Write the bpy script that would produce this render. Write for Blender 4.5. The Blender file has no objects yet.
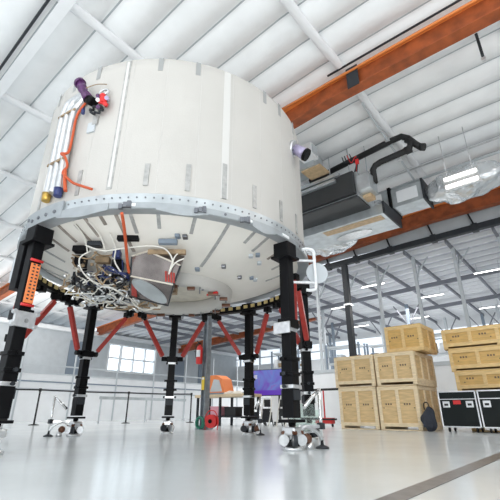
import bpy, bmesh, math, random
from mathutils import Vector, Matrix
R = math.radians
random.seed(7)
SC = bpy.context.scene
COL = SC.collection

# ------------------------------------------------------------------ camera, world, exposure
cd = bpy.data.cameras.new('camera'); cam = bpy.data.objects.new('camera', cd); COL.objects.link(cam)
cam.location = (0, 0, 0.5); cam.rotation_euler = (R(90 + 22.4), 0, 0)
cd.sensor_width = 36; cd.lens = 393 / 500 * 36; cd.clip_end = 300; cd.clip_start = 0.05
SC.camera = cam
w = bpy.data.worlds.new('world'); SC.world = w; w.use_nodes = True
bg = w.node_tree.nodes['Background']; bg.inputs[0].default_value = (0.88, 0.94, 1.0, 1); bg.inputs[1].default_value = 1.3
SC.view_settings.view_transform = 'Standard'; SC.view_settings.look = 'None'
SC.view_settings.exposure = -0.03; SC.view_settings.gamma = 1.0
SC.view_settings.use_curve_mapping = False

HA = R(-40)                                   # the hall's own axes: x' (a) and y' (v)
def hall(a, v, z=0.0):
    return Vector((a * 0.76604 + v * 0.64279, -a * 0.64279 + v * 0.76604, z))

def area_lamp(name, a, v, z, size, power, rx=0.0, col=(1, 0.98, 0.95), sy=None):
    l = bpy.data.lights.new(name, 'AREA'); l.shape = 'RECTANGLE'; l.size = size; l.size_y = sy or size
    l.energy = power; l.color = col
    o = bpy.data.objects.new(name, l); COL.objects.link(o)
    o.location = hall(a, v, z); o.rotation_euler = (rx, 0, HA)
    return o
# high bay lamps under the roof (outside the frame or above the module) and an added fill light at the open side of the hall
area_lamp('high_bay_lamp', -4.0, -2.5, 9.0, 3.0, 60)
area_lamp('high_bay_lamp', -15.0, 3.0, 8.4, 3.0, 170)
area_lamp('high_bay_lamp', -12.0, 14.0, 8.2, 3.0, 380)
area_lamp('high_bay_lamp', 2.5, 9.0, 9.0, 3.0, 220)
area_lamp('high_bay_lamp', -24.0, 12.0, 8.0, 4.0, 330)
area_lamp('storage_lamp', -8.0, 25.0, 7.0, 6.0, 700)
area_lamp('storage_lamp', -20.0, 28.0, 6.6, 6.0, 500)
# added unseen fill lights that brighten the roof: one on top of the module, two on the open floor behind the camera, one in the storage bay
area_lamp('roof_fill_light', -6.4, 5.0, 7.0, 4.0, 4, rx=R(180))
area_lamp('roof_fill_light', -4.0, -5.0, 3.0, 6.0, 340, rx=R(180))
area_lamp('roof_fill_light', 8.0, 2.0, 3.0, 6.0, 820, rx=R(180))
area_lamp('roof_fill_light', -26.5, 10.0, 3.0, 4.0, 330, rx=R(180))
area_lamp('roof_fill_light', -9.0, 25.0, .6, 10.0, 420, rx=R(180))
area_lamp('rear_fill_light', 4.0, -9.0, 4.5, 22.0, 330, rx=R(112), col=(0.95, 0.98, 1.0), sy=8.0)  # added unseen light behind the camera, tilted up to brighten the roof

fl_ = area_lamp('dome_fill_light', .2, -1.8, .35, 3.0, 210, sy=1.0)      # added fill light behind the camera, stands in for floor bounce on the dome
fl_.location = (-1.2, -1.0, .35); fl_.rotation_euler = (R(90 + 24), 0, R(4))

# ------------------------------------------------------------------ materials
def mat(name, col, rough=0.5, metal=0.0, noise=0.0, scale=8.0, bump=0.0, bscale=30.0, emit=None, estr=0.0, trans=0.0, alpha=1.0, coat=0.0, col2=None, spec=None, coords='Object', stretch=None):
    m = bpy.data.materials.new(name); m.use_nodes = True
    nt = m.node_tree; N = nt.nodes; L = nt.links; b = N['Principled BSDF']
    b.inputs['Base Color'].default_value = (*col, 1); b.inputs['Roughness'].default_value = rough
    b.inputs['Metallic'].default_value = metal
    if spec is not None: b.inputs['Specular IOR Level'].default_value = spec
    if trans: b.inputs['Transmission Weight'].default_value = trans
    if alpha < 1: b.inputs['Alpha'].default_value = alpha
    if coat: b.inputs['Coat Weight'].default_value = coat
    if emit: b.inputs['Emission Color'].default_value = (*emit, 1); b.inputs['Emission Strength'].default_value = estr
    if noise or bump or col2:
        tc = N.new('ShaderNodeTexCoord'); src = tc.outputs[coords]
        if stretch:
            mp = N.new('ShaderNodeMapping'); mp.inputs['Scale'].default_value = stretch; L.new(src, mp.inputs[0]); src = mp.outputs[0]
        if noise or col2:
            n = N.new('ShaderNodeTexNoise'); n.inputs['Scale'].default_value = scale; n.inputs['Detail'].default_value = 4; L.new(src, n.inputs['Vector'])
            r = N.new('ShaderNodeValToRGB'); L.new(n.outputs[0], r.inputs[0])
            c2 = col2 or tuple(max(0, c * (1 - noise)) for c in col); c1 = col if col2 else tuple(min(1, c * (1 + noise * .5)) for c in col)
            r.color_ramp.elements[0].position = .35; r.color_ramp.elements[1].position = .65
            r.color_ramp.elements[0].color = (*c2, 1); r.color_ramp.elements[1].color = (*c1, 1)
            L.new(r.outputs[0], b.inputs['Base Color'])
        if bump:
            n2 = N.new('ShaderNodeTexNoise'); n2.inputs['Scale'].default_value = bscale; L.new(src, n2.inputs['Vector'])
            bp = N.new('ShaderNodeBump'); bp.inputs['Strength'].default_value = bump; bp.inputs['Distance'].default_value = .05
            L.new(n2.outputs[0], bp.inputs['Height']); L.new(bp.outputs[0], b.inputs['Normal'])
    return m
M = dict(
    floor=mat('polished_floor', (.72, .76, .77), .18, noise=.06, scale=.7, bump=.02, bscale=3, spec=.6),
    stripe=mat('floor_stripe', (.10, .09, .085), .35, noise=.3),
    ceil=mat('insulation_sheet', (.90, .92, .93), .42, bump=.45, bscale=2.2, noise=.05, scale=1.2),
    ceil2=mat('storage_roof_sheet', (.74, .76, .83), .5, noise=.1, scale=2),
    rafter=mat('white_wrap', (.86, .88, .90), .5, bump=.3, bscale=5),
    purl=mat('purlin_line', (.42, .46, .49), .5),
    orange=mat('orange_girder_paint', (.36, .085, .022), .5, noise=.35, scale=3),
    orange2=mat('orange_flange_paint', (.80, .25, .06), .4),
    bare=mat('primer_steel', (.27, .30, .33), .45, metal=.3, noise=.2),
    white=mat('white_panel', (.88, .90, .92), .45, noise=.03, scale=2),
    palegrey=mat('pale_grey_panel', (.55, .59, .62), .5, noise=.06, scale=2),
    joist=mat('joist_grey', (.20, .21, .24), .5),
    bluegrey=mat('blue_grey_panel', (.22, .27, .33), .5),
    glassw=mat('daylight_glass', (.8, .9, 1), .3, emit=(.82, .93, 1.0), estr=1.5),
    glassw2=mat('end_glass', (.8, .9, 1), .3, emit=(.88, .94, 1.0), estr=.85),
    black=mat('black_coated_steel', (.005, .005, .006), .45, spec=.14),
    blackm=mat('black_rubber', (.015, .015, .016), .6),
    dark=mat('dark_grey_metal', (.03, .034, .04), .5, spec=.3),
    silver=mat('brushed_aluminium', (.72, .73, .74), .3, metal=.85, noise=.12, scale=14),
    chrome=mat('chrome', (.80, .80, .80), .14, metal=1),
    cream=mat('cream_plate', (.66, .61, .52), .5, noise=.1),
    red=mat('red_paint', (.42, .035, .025), .42, noise=.15, scale=10),
    steelbox=mat('warm_brushed_steel', (.30, .26, .25), .25, metal=.9, noise=.3, scale=3),
    redb=mat('bright_red_plastic', (.70, .03, .03), .4),
    brown=mat('oiled_brown_bearing', (.13, .055, .03), .35, metal=.3),
    cord=mat('orange_sleeve', (.60, .10, .03), .5, bump=.4, bscale=60),
    orangep=mat('orange_perforated', (.88, .26, .08), .5),
    shell=mat('white_woven_shell', (.56, .545, .515), .55, noise=.03, scale=1.3, bump=.06, bscale=40),
    dome=mat('white_dome_fabric', (.84, .81, .75), .5, noise=.05, scale=1.5),
    seam=mat('silver_tape', (.44, .44, .43), .42, metal=.25, noise=.2, scale=12),
    tapeg=mat('grey_edge_tape', (.34, .35, .35), .5),
    seamw=mat('white_tape', (.66, .655, .635), .45),
    seamd=mat('grey_brown_strap', (.34, .30, .26), .55, noise=.3),
    flange=mat('grey_flange', (.40, .43, .45), .38, metal=.35, noise=.08, scale=6),
    slot=mat('white_slot', (.92, .94, .95), .4),
    bolt=mat('bolt_steel', (.20, .21, .23), .35, metal=.8),
    hazard=mat('pale_yellow_tab', (.70, .55, .24), .5),
    purple=mat('purple_fitting', (.10, .03, .12), .35, noise=.4, scale=20),
    lilac=mat('lilac_sleeve', (.42, .38, .55), .35, metal=.4),
    blue=mat('blue_fitting', (.03, .045, .16), .4),
    gold=mat('gold_cap', (.62, .40, .10), .3, metal=.8),
    wire=mat('white_cable', (.82, .80, .74), .45),
    tan=mat('tan_harness', (.35, .25, .15), .6, noise=.3),
    ply=mat('pale_plywood', (.74, .53, .27), .55, noise=.16, scale=3, stretch=(1, 1, 6)),
    ply2=mat('golden_plywood', (.72, .46, .16), .55, noise=.16, scale=3, stretch=(1, 1, 6)),
    batten=mat('pine_batten', (.88, .72, .48), .55, noise=.15, scale=5, stretch=(1, 1, 6)),
    batten2=mat('golden_batten', (.84, .60, .28), .55, noise=.15, scale=5, stretch=(1, 1, 6)),
    ink=mat('stencil_ink', (.16, .11, .07), .6),
    casep=mat('black_case_laminate', (.008, .012, .012), .45, spec=.2),
    duct=mat('galvanised_duct', (.56, .60, .62), .32, metal=.6, noise=.15, scale=3),
    ductd=mat('charcoal_duct_panel', (.035, .038, .04), .45),
    foil=mat('crumpled_foil', (.75, .78, .80), .25, metal=.7, bump=.9, bscale=5),
    tanr=mat('tan_board_and_reflection', (.62, .45, .27), .5, noise=.15),  # also colours the reflection painted under the lower casing
    tube=mat('fluorescent_tube', (1, 1, 1), .4, emit=(1, .98, .92), estr=5),
    green=mat('green_hose', (.03, .22, .15), .5),
    pink=mat('pink_bin', (.75, .35, .42), .5),
    scr=mat('violet_screen', (.10, .04, .35), .2, emit=(.17, .07, .50), estr=.5),
    yellow=mat('yellow_tag', (.85, .60, .05), .5),
    wood=mat('birch_bench_top', (.70, .55, .36), .45, noise=.12, scale=4),
    clear=mat('clear_acrylic', (.80, .95, .88), .06, trans=.95),
    bag=mat('navy_bag_fabric', (.03, .035, .05), .8, bump=.5, bscale=20),
)
def screen_mat():
    m = M['scr']; nt = m.node_tree; N = nt.nodes; L = nt.links; b = N['Principled BSDF']
    tc = N.new('ShaderNodeTexCoord'); n = N.new('ShaderNodeTexNoise'); n.inputs['Scale'].default_value = .9; n.inputs['Detail'].default_value = 2
    n.inputs['Distortion'].default_value = 1.5; L.new(tc.outputs['Object'], n.inputs[0])
    r = N.new('ShaderNodeValToRGB'); e = r.color_ramp.elements
    e[0].position = .3; e[0].color = (.12, .07, .36, 1); e[1].position = .75; e[1].color = (.36, .26, .46, 1)
    x = e.new(.5); x.color = (.08, .26, .52, 1); x = e.new(.6); x.color = (.22, .14, .40, 1)
    L.new(n.outputs[0], r.inputs[0]); L.new(r.outputs[0], b.inputs['Emission Color']); b.inputs['Emission Strength'].default_value = .55
screen_mat()

# ------------------------------------------------------------------ mesh helpers
def new(): return bmesh.new()
def box(bm, x0, x1, y0, y1, z0, z1, bev=0.0):
    vs = [bm.verts.new((x, y, z)) for x in (x0, x1) for y in (y0, y1) for z in (z0, z1)]
    f = [(0, 1, 3, 2), (4, 6, 7, 5), (0, 4, 5, 1), (2, 3, 7, 6), (0, 2, 6, 4), (1, 5, 7, 3)]
    fs = [bm.faces.new([vs[i] for i in q]) for q in f]
    if bev:
        es = list({e for q in fs for e in q.edges})
        bmesh.ops.bevel(bm, geom=es, offset=bev, segments=2, affect='EDGES', profile=.6)
    return bm
def frame_of(p, q):
    d = (Vector(q) - Vector(p)); d.normalize()
    up = Vector((0, 0, 1)) if abs(d.z) < .95 else Vector((1, 0, 0))
    s = d.cross(up).normalized(); t = s.cross(d).normalized()
    return d, s, t
def bar(bm, p, q, w, h, bev=0.0):
    p = Vector(p); q = Vector(q); d, s, t = frame_of(p, q)
    vs = [bm.verts.new(c + s * (i * w / 2) + t * (j * h / 2)) for c in (p, q) for i, j in ((-1, -1), (1, -1), (1, 1), (-1, 1))]
    fs = [bm.faces.new([vs[i] for i in f]) for f in ((3, 2, 1, 0), (4, 5, 6, 7), (0, 1, 5, 4), (1, 2, 6, 5), (2, 3, 7, 6), (3, 0, 4, 7))]
    if bev: bmesh.ops.bevel(bm, geom=list({e for f in fs for e in f.edges}), offset=bev, segments=2, affect='EDGES')
    return bm
def tube(bm, pts, r, n=10, cap=True):
    pts = [Vector(p) for p in pts]; rs = r if isinstance(r, (list, tuple)) else [r] * len(pts)
    rings = []; prev = None
    for i, p in enumerate(pts):
        d = (pts[min(i + 1, len(pts) - 1)] - pts[max(i - 1, 0)]).normalized()
        if prev is None:
            up = Vector((0, 0, 1)) if abs(d.z) < .9 else Vector((1, 0, 0)); s = d.cross(up).normalized()
        else:
            s = (prev - d * prev.dot(d)); s = s.normalized() if s.length > 1e-6 else d.orthogonal().normalized()
        prev = s; t = d.cross(s)
        rings.append([bm.verts.new(p + (s * math.cos(k * 2 * math.pi / n) + t * math.sin(k * 2 * math.pi / n)) * rs[i]) for k in range(n)])
    for a, b in zip(rings, rings[1:]):
        for k in range(n):
            f = bm.faces.new((a[k], a[(k + 1) % n], b[(k + 1) % n], b[k])); f.smooth = True
    if cap: bm.faces.new(rings[0][::-1]); bm.faces.new(rings[-1])
    return bm
def smooth_path(pts, k=6):
    pts = [Vector(p) for p in pts]; out = []
    for i in range(len(pts) - 1):
        p0 = pts[max(i - 1, 0)]; p1 = pts[i]; p2 = pts[i + 1]; p3 = pts[min(i + 2, len(pts) - 1)]
        for j in range(k):
            t = j / k
            out.append(.5 * ((2 * p1) + (p2 - p0) * t + (2 * p0 - 5 * p1 + 4 * p2 - p3) * t * t + (3 * p1 - p0 - 3 * p2 + p3) * t ** 3))
    out.append(pts[-1]); return out
def lathe(bm, prof, n=96, a0=0.0, a1=360.0, smooth=True, c=(0, 0)):
    full = abs(a1 - a0 - 360) < 1e-6; cols = []
    m = n if full else n + 1
    for k in range(m):
        a = R(a0 + (a1 - a0) * k / n)
        cols.append([bm.verts.new((c[0] + r * math.cos(a), c[1] + r * math.sin(a), z)) for r, z in prof])
    for k in range(n):
        A = cols[k]; B = cols[(k + 1) % m]
        for i in range(len(prof) - 1):
            f = bm.faces.new((A[i], B[i], B[i + 1], A[i + 1])); f.smooth = smooth
    return bm
def disc(bm, c, axis, r, h, n=20):
    c = Vector(c); a = Vector(axis).normalized()
    return tube(bm, [c, c + a * h], r, n)
def build(name, bm, m, parent=None, loc=None, rz=None, norm=True):
    if norm: bmesh.ops.recalc_face_normals(bm, faces=bm.faces[:])
    me = bpy.data.meshes.new(name); bm.to_mesh(me); bm.free()
    me.materials.append(M[m] if isinstance(m, str) else m)
    o = bpy.data.objects.new(name, me); COL.objects.link(o)
    if parent: o.parent = parent
    if loc is not None: o.location = loc
    if rz is not None: o.rotation_euler = (0, 0, rz)
    return o
def tag(o, label=None, cat=None, group=None, kind=None):
    if label: o['label'] = label
    if cat: o['category'] = cat
    if group: o['group'] = group
    if kind: o['kind'] = kind
    return o
def thing(name, label, cat, loc=(0, 0, 0), rz=0.0, group=None):
    o = bpy.data.objects.new(name, None); COL.objects.link(o); o.location = loc; o.rotation_euler = (0, 0, rz)
    o.empty_display_size = .1
    return tag(o, label, cat, group)
def struct(name, bm, m, parent=None, inhall=True):
    o = build(name, bm, m, parent)
    if parent is None:
        if inhall: o.rotation_euler = (0, 0, HA)
        o['kind'] = 'structure'
    return o
def copy_tree(o, parent=None):
    c = o.copy(); COL.objects.link(c); c.parent = parent
    for ch in [x for x in bpy.data.objects if x.parent == o and x is not c]: copy_tree(ch, c)
    return c

# ------------------------------------------------------------------ the hall
def zr(a): return 10.0 + (0.07 * (a + 4) if a < -4 else 0.0)      # the main roof falls to the left
def zf(a): return 7.95 + 0.03 * (a + 4)                           # the storage bay roof
b = new(); box(b, -60, 40, -30, 60, -.2, 0); struct('floor', b, 'floor')
b = new(); box(b, -1.22, -1.07, -6, 9.5, .001, .004); struct('trim_1', b, 'stripe')

# main roof: insulation sheet sagging between the purlins
b = new(); As = [-50, -44, -38, -32] + [-30 + i for i in range(0, 47)]; V0, V1, K = -8, 19, 10
rows = []
for i in range((V1 - V0) * K + 1):
    v = V0 + i / K; t = (i % K) / K; sag = .21 * math.sin(math.pi * t) ** .8
    rows.append([b.verts.new((a, v, zr(a) - sag * (1 + .12 * math.sin(a * 1.7 + int(v) * 2.1)))) for a in As])
for A, B in zip(rows, rows[1:]):
    for i in range(len(As) - 1): f = b.faces.new((A[i], A[i + 1], B[i + 1], B[i])); f.smooth = True
ceil = struct('ceiling', b, 'ceil')
for v in range(V0 + 1, V1):
    b = new(); bar(b, (-50, v, zr(-50) - .005), (-4, v, zr(-4) - .005), .045, .03); bar(b, (-4, v, zr(-4) - .005), (16, v, zr(16) - .005), .045, .03)
    build('purlin', b, 'purl', ceil)
for a in (-35.5, -31.5, -27.5, -23.5, -19.5, -15.5, -11.5, -7.5, -3.5, .5, 4.5, 8.5):
    b = new(); pts = []
    for i in range((V1 - V0) * 4 + 1):
        v = V0 + i / 4; pts.append((a + .02 * math.sin(v * 1.3 + a), v, zr(a) - .22))
    tube(b, pts, [.085 + .012 * abs(math.sin(math.pi * p[1])) for p in pts], 10)
    for q in b.verts: q.co.x = a + (q.co.x - a) * 1.5
    build('wrapped_rafter', b, 'rafter', ceil)
b = new(); box(b, -30, 6, 1.88, 2.13, 0, .03)
for vtx in b.verts: vtx.co.z += zr(vtx.co.x) - .26
build('roof_strip', b, 'white', ceil)
b = new(); tube(b, [(-30, 1.78, zr(-30) - .3), (-4, 1.78, zr(-4) - .3), (6, 1.78, zr(6) - .3)], .035); build('conduit', b, 'dark', ceil)

# storage bay beyond the second girder
def quad_roof(b, a0, a1, v0, v1, z, th=.06):
    box(b, a0, a1, v0, v1, 0, th)
    for q in b.verts: q.co.z += z(q.co.x)
b = new(); quad_roof(b, -45, 14, 18.0, 36.0, zf); st = struct('ceiling_storage_bay', b, 'ceil2')
for v in [19 + .85 * i for i in range(20)]:
    b = new(); bar(b, (-42, v, zf(-42) - .12), (12, v, zf(12) - .12), .07, .2); build('roof_purlin', b, 'rafter', st)
joist_as = [-27.4, -25.6, -23.8, -22.0, -20.1, -18.3, -16.5, -14.6, -12.8, -11.0, -9.15, -7.4, -5.6, -3.7, -1.8, .1, 2.0]
for a in joist_as:
    b = new(); bar(b, (a, 18.2, zf(a) - .30), (a, 35.5, zf(a) - .30), .09, .20); build('joist', b, 'joist', st)
for v in (23.5, 29.0):
    b = new(); bar(b, (-42, v, zf(-42) - .6), (12, v, zf(12) - .55), .12, .24); build('crossbeam', b, 'joist', st)
b = new(); box(b, -17, 14, 18.0, 18.1, 8.0, 10.2); struct('wall_soffit', b, 'palegrey')
# end wall of the storage bay: white wall, high glazing
b = new(); box(b, -45, 14, 35.6, 35.8, 0, 5.4); box(b, -45, 14, 35.6, 35.8, 6.9, 8.3); struct('wall_far', b, 'white')
b = new(); box(b, -45, 14, 35.7, 35.75, 5.4, 6.9); wf = struct('window_1', b, 'glassw2')
for i in range(20):
    a = -43 + i * 2.9; b = new(); box(b, a, a + .16, 35.55, 35.7, 5.4, 6.9); build('mullion', b, 'palegrey', wf)
b = new(); box(b, -45, 14, 35.55, 35.7, 6.1, 6.2); build('transom', b, 'palegrey', wf)
b = new(); box(b, 13.8, 14, -8, 36, 0, 10.2); struct('wall_right', b, 'white')
# wall behind the crates
b = new(); box(b, -12.4, 12, 18.6, 18.75, 0, 2.35, .01); struct('wall_low', b, 'white')
b = new(); box(b, -12.4, 12, 18.55, 18.8, 2.35, 2.5); struct('trim_2', b, 'palegrey')

# left side: building wall with a window, roof slab, barrier in front
b = new()
box(b, -32.4, -32, 0, 18.9, 0, 6.5); box(b, -32.4, -32, 24.0, 44, 0, 6.5); box(b, -32.4, -32, 18.9, 24.0, 0, 3.7); box(b, -32.4, -32, 18.9, 24.0, 6.1, 6.5)
struct('wall_left', b, 'palegrey')
b = new(); box(b, -32.3, -32.2, 18.9, 24.0, 3.7, 6.1); wn = struct('window_2', b, 'glassw')
for v in (18.95, 20.2, 21.5, 22.75, 23.9): b = new(); box(b, -32.2, -31.93, v - .06, v + .06, 3.7, 6.1); build('window_bar', b, 'white', wn)
for z in (3.75, 4.9, 6.05): b = new(); box(b, -32.2, -31.94, 18.9, 24.0, z - .06, z + .06); build('window_bar', b, 'white', wn)
for i, (v0, v1, z1) in enumerate(((15.4, 16.5, 5.9), (26.3, 27.6, 5.4), (29.6, 31.0, 5.4))):
    b = new(); box(b, -32.0, -31.9, v0, v1, 0, z1); struct('door_%d' % (i + 1), b, 'bluegrey')
b = new(); box(b, -33, -31.6, 0, 44, 6.5, 6.8); struct('trim_3', b, 'white')
b = new(); box(b, -24.1, -24, 2, 35, 0, 2.5); bw = struct('wall_barrier', b, 'white')
for i in range(11):
    v = 3.2 + 2.95 * i; b = new(); box(b, -23.99, -23.93, v, v + .07, 0, 4.6); build('panel_post', b, 'palegrey', bw)
for z in (1.65, 2.05, 2.5, 2.95): b = new(); box(b, -23.98, -23.94, 2, 35, z, z + .07); build('guard_rail', b, 'palegrey' if z != 2.05 else 'bluegrey', bw)

# orange girders
def girder(label, a0, a1, v, zt, h, n=6):
    t = thing('roof_girder', label, 'girder', (0, 0, 0), HA)
    xs = [a0 + (a1 - a0) * i / n for i in range(n + 1)]
    if a0 < -4 < a1: xs = sorted(xs + [-4.0])
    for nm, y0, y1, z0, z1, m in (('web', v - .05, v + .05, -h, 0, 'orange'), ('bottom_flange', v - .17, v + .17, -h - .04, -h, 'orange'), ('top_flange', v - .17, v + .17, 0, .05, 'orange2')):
        b = new(); rings = [[b.verts.new((x, y, zr(x) - 10 + zt + z)) for y, z in ((y0, z0), (y1, z0), (y1, z1), (y0, z1))] for x in xs]
        for A, B in zip(rings, rings[1:]):
            for k in range(4): b.faces.new((A[k], A[(k + 1) % 4], B[(k + 1) % 4], B[k]))
        b.faces.new(rings[0][::-1]); b.faces.new(rings[-1]); build(nm, b, m, t)
    return t
g1 = girder('orange steel girder crossing the roof above the duct unit, nearest of the girders', -34, 13, 8.4, 9.45, .56)
for a in (-3.15, ):
    b = new(); box(b, a - .17, a + .17, 8.19, 8.22, 8.82, 9.52); build('splice_plate', b, 'dark', g1)
b = new(); tube(b, [(-3.9, 8.22, 9.70), (12, 8.22, 9.70)], .03); build('conduit', b, 'dark', g1)
b = new(); tube(b, [(-8, 8.16, 9.36), (12, 8.16, 9.36)], .035); build('flange_pipe', b, 'orange2', g1)
g2 = girder('orange steel girder running behind the foil ducts above the black pipe', -32, 13, 17.6, 9.15, .62)
girder('orange steel girder far under the storage bay roof, seen below the module', -34, -15, 26.8, 8.6, .55)
# black main pipe and its post
t = thing('main_beam', 'long black square beam hung under the second orange girder', 'beam', (0, 0, 0), HA)
b = new(); bar(b, (-17, 17.9, 7.55), (13, 17.9, 8.1), .24, .26); build('beam_body', b, 'dark', t)
for a in (-9.5, -7.9, -6.1, -4.1, -2.4, -.8, 1.2):
    z = 7.55 + (a + 17) * .55 / 30; b = new(); bar(b, (a, 17.9, z + .1), (a - .15, 17.9, z + .75), .07, .07); box(b, a - .12, a + .12, 17.76, 18.04, z - .17, z + .17); build('hanger', b, 'dark', t)
t = thing('black_post', 'tall black post carrying the black beam behind the left crate stack', 'post', hall(-8.6, 17.9), HA)
b = new(); box(b, -.13, .13, -.13, .13, 0, 7.55); build('shaft', b, 'dark', t); b = new(); box(b, -.2, .2, -.2, .2, 0, .04); build('base_plate', b, 'dark', t)
b = new(); box(b, -.17, .17, -.17, .17, 5.4, 5.5); build('pipe_clamp', b, 'silver', t)
lab = {-9.15: 'slim pale column beside the black post, under the storage bay roof', -7.4: 'slim pale column rising above the upper middle crate', -5.5: 'slim pale column rising over the topmost crate, third from the left', -3.65: 'slim pale column rising above the three golden crates', -1.75: 'slim pale column at the right edge of the picture', -11.0: 'slim pale column seen just right of the module support stand'}
for a in (-11.0, -9.15, -7.4, -5.5, -3.65, -1.75):
    t = thing('storage_column', lab[a], 'column', hall(a, 19.1), HA)
    b = new(); box(b, -.07, .07, -.07, .07, 0, 7.6); build('shaft', b, 'palegrey', t)
    b = new(); bar(b, (0, .08, 6.4), (0, 1.0, 7.45), .06, .06); build('brace', b, 'palegrey', t)
    b = new(); bar(b, (.08, 0, 6.7), (.7, 0, 7.45), .05, .05); build('brace', b, 'palegrey', t)
for i, (a, v) in enumerate(((-13.8, 24.5), (-8.7, 27), (-11.8, 30), (-5.4, 33.5), (-4, 31), (-15.5, 29), (-1.9, 26.5), (-18, 33), (-7.9, 33))):
    t = thing('inner_column', 'distant steel column with V braces deep in the storage bay', 'column', hall(a, v), HA, 'columns deep in the storage bay')
    b = new(); box(b, -.09, .09, -.09, .09, 0, 7.3); build('shaft', b, 'bluegrey' if i % 2 else 'palegrey', t)
    for s in (-1, 1): b = new(); bar(b, (s * .09, 0, 6.0), (s * .9, 0, 7.3), .07, .07); build('brace', b, 'joist', t)

# ------------------------------------------------------------------ the module
CX, CY = -1.67, 7.95
mod = thing('inflatable_module', 'huge white drum-shaped inflatable space module held up on black stands', 'module', (CX, CY, 0))
RS = 2.83
b = new()
lathe(b, [(RS, 3.40), (RS, 5.0), (RS, 6.1), (RS - .02, 6.27), (RS - .07, 6.34), (RS - .35, 6.42), (1.6, 6.65), (.5, 6.75), (0.01, 6.76)], 144)
shell = build('fabric_shell', b, 'shell', mod)
def dome_z(r): # under surface
    t = min(1, max(0, (r - 1.15) / 1.6)); return 2.82 + .50 * t ** 1.5
b = new(); lathe(b, [(1.15 + 1.6 * (i / 20), dome_z(1.15 + 1.6 * i / 20)) for i in range(21)] + [(2.80, 3.42)], 144)
dome = build('lower_dome', b, 'dome', mod)
# flange ring
b = new(); lathe(b, [(2.78, 3.36), (2.86, 3.35), (2.88, 3.35), (2.88, 3.50), (2.85, 3.52), (2.78, 3.52), (2.78, 3.36)], 144, smooth=False)
fl = build('flange_ring', b, 'duct', mod)
b = new(); lathe(b, [(2.68, 3.26), (2.88, 3.24), (2.90, 3.25), (2.90, 3.34), (2.87, 3.36), (2.68, 3.36), (2.68, 3.26)], 144, smooth=False)
fl2 = build('support_flange', b, 'flange', mod)
def polar(r, ang, z): return (r * math.cos(R(ang)), r * math.sin(R(ang)), z)
def arc_plate(b, r, a0, a1, z0, z1, th=.02, n=6, edge=0.0):
    inner = []; outer = []
    for i in range(n + 1):
        a = a0 + (a1 - a0) * i / n; zz = z0 + (edge * min(1, 2.5 * min(i, n - i) / n) * -1)
        inner.append((b.verts.new(polar(r, a, zz)), b.verts.new(polar(r, a, z1)))); outer.append((b.verts.new(polar(r + th, a, zz)), b.verts.new(polar(r + th, a, z1))))
    for i in range(n):
        A, B, C_, D = inner[i], inner[i + 1], outer[i], outer[i + 1]
        b.faces.new((C_[0], D[0], D[1], C_[1])); b.faces.new((A[0], A[1], B[1], B[0])); b.faces.new((A[0], B[0], D[0], C_[0])); b.faces.new((A[1], C_[1], D[1], B[1]))
    for A, C_ in ((inner[0], outer[0]), (inner[-1], outer[-1])): b.faces.new((A[0], C_[0], C_[1], A[1]))
for k in range(72):                                            # rivets along the flange, front half and back
    a = 180 + k * 2.5; b = new(); d = Vector(polar(1, a, 0)); disc(b, Vector(polar(2.87, a, 3.43)), d, .014, .02, 8); build('rivet', b, 'bolt', fl)
for a in [196, 205, 214, 223, 232, 241, 250, 259, 268, 277, 286, 295, 304, 313, 322, 331, 340]:
    if (a // 9) % 2: b = new(); arc_plate(b, 2.89, a - 2, a + 2, 3.27, 3.32, .02, 4); build('slot', b, 'slot', fl2)
    else: b = new(); disc(b, polar(2.89, a + 1.5, 3.295), polar(1, a + 1.5, 0), .022, .02, 10); build('bolt', b, 'bolt', fl2)
for a0, a1 in ((244, 262), (276, 291), (306, 316)):             # deeper lobes hanging from the flange
    b = new(); arc_plate(b, 2.89, a0, a1, 3.22, 3.33, .025, 12, .06); build('lug_plate', b, 'flange', fl2)
for a in (267, 288.5, 303):
    b = new()
    for da in (-1.1, .2, 1.3): 
        p = Vector(polar(2.92, a + da, 3.28 + .02 * da)); box(b, p.x - .03, p.x + .03, p.y - .03, p.y + .03, p.z - .04, p.z + .04, .008)
    box(b, p.x - .12, p.x + .03, p.y - .02, p.y + .04, p.z - .06, p.z - .03); build('latch', b, 'bolt', fl2)
# short support beam above the left stand (grey bracket plate with holes)
b = new(); arc_plate(b, 2.89, 226, 246, 3.24, 3.50, .03, 10); build('bracket_plate', b, 'flange', fl2)
for a in (228, 231, 235, 239, 243): b = new(); disc(b, polar(2.915, a, 3.4 - .02 * (a % 4)), polar(1, a, 0), .03, .02, 10); build('bolt', b, 'bolt', fl2)
# nozzle ring at the bottom of the dome
b = new(); lathe(b, [(1.30, 2.86), (1.28, 2.66), (1.22, 2.62), (1.12, 2.62), (1.04, 2.64), (1.00, 2.86), (1.06, 2.90)], 96); nz = build('hatch_ring', b, 'shell', mod)
b = new(); lathe(b, [(1.02, 2.88), (.5, 2.92), (.01, 2.93)], 72); build('hatch_cover', b, 'cream', mod)
for a in range(0, 360, 12):
    b = new(); p = Vector(polar(1.17, a, 2.60)); box(b, p.x - .018, p.x + .018, p.y - .018, p.y + .018, p.z, p.z + .03); build('hatch_bolt', b, 'bolt', nz)
for a, s in ((325, .10), (345, .08), (300, .07), (10, .09), (285, .06), (40, .08), (75, .07), (110, .09)):
    p = Vector(polar(1.18, a, 2.58)); b = new(); box(b, p.x - s, p.x + s, p.y - s * .5, p.y + s * .5, p.z - .02, p.z + .04, .01); build('latch', b, 'brown', nz)

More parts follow.
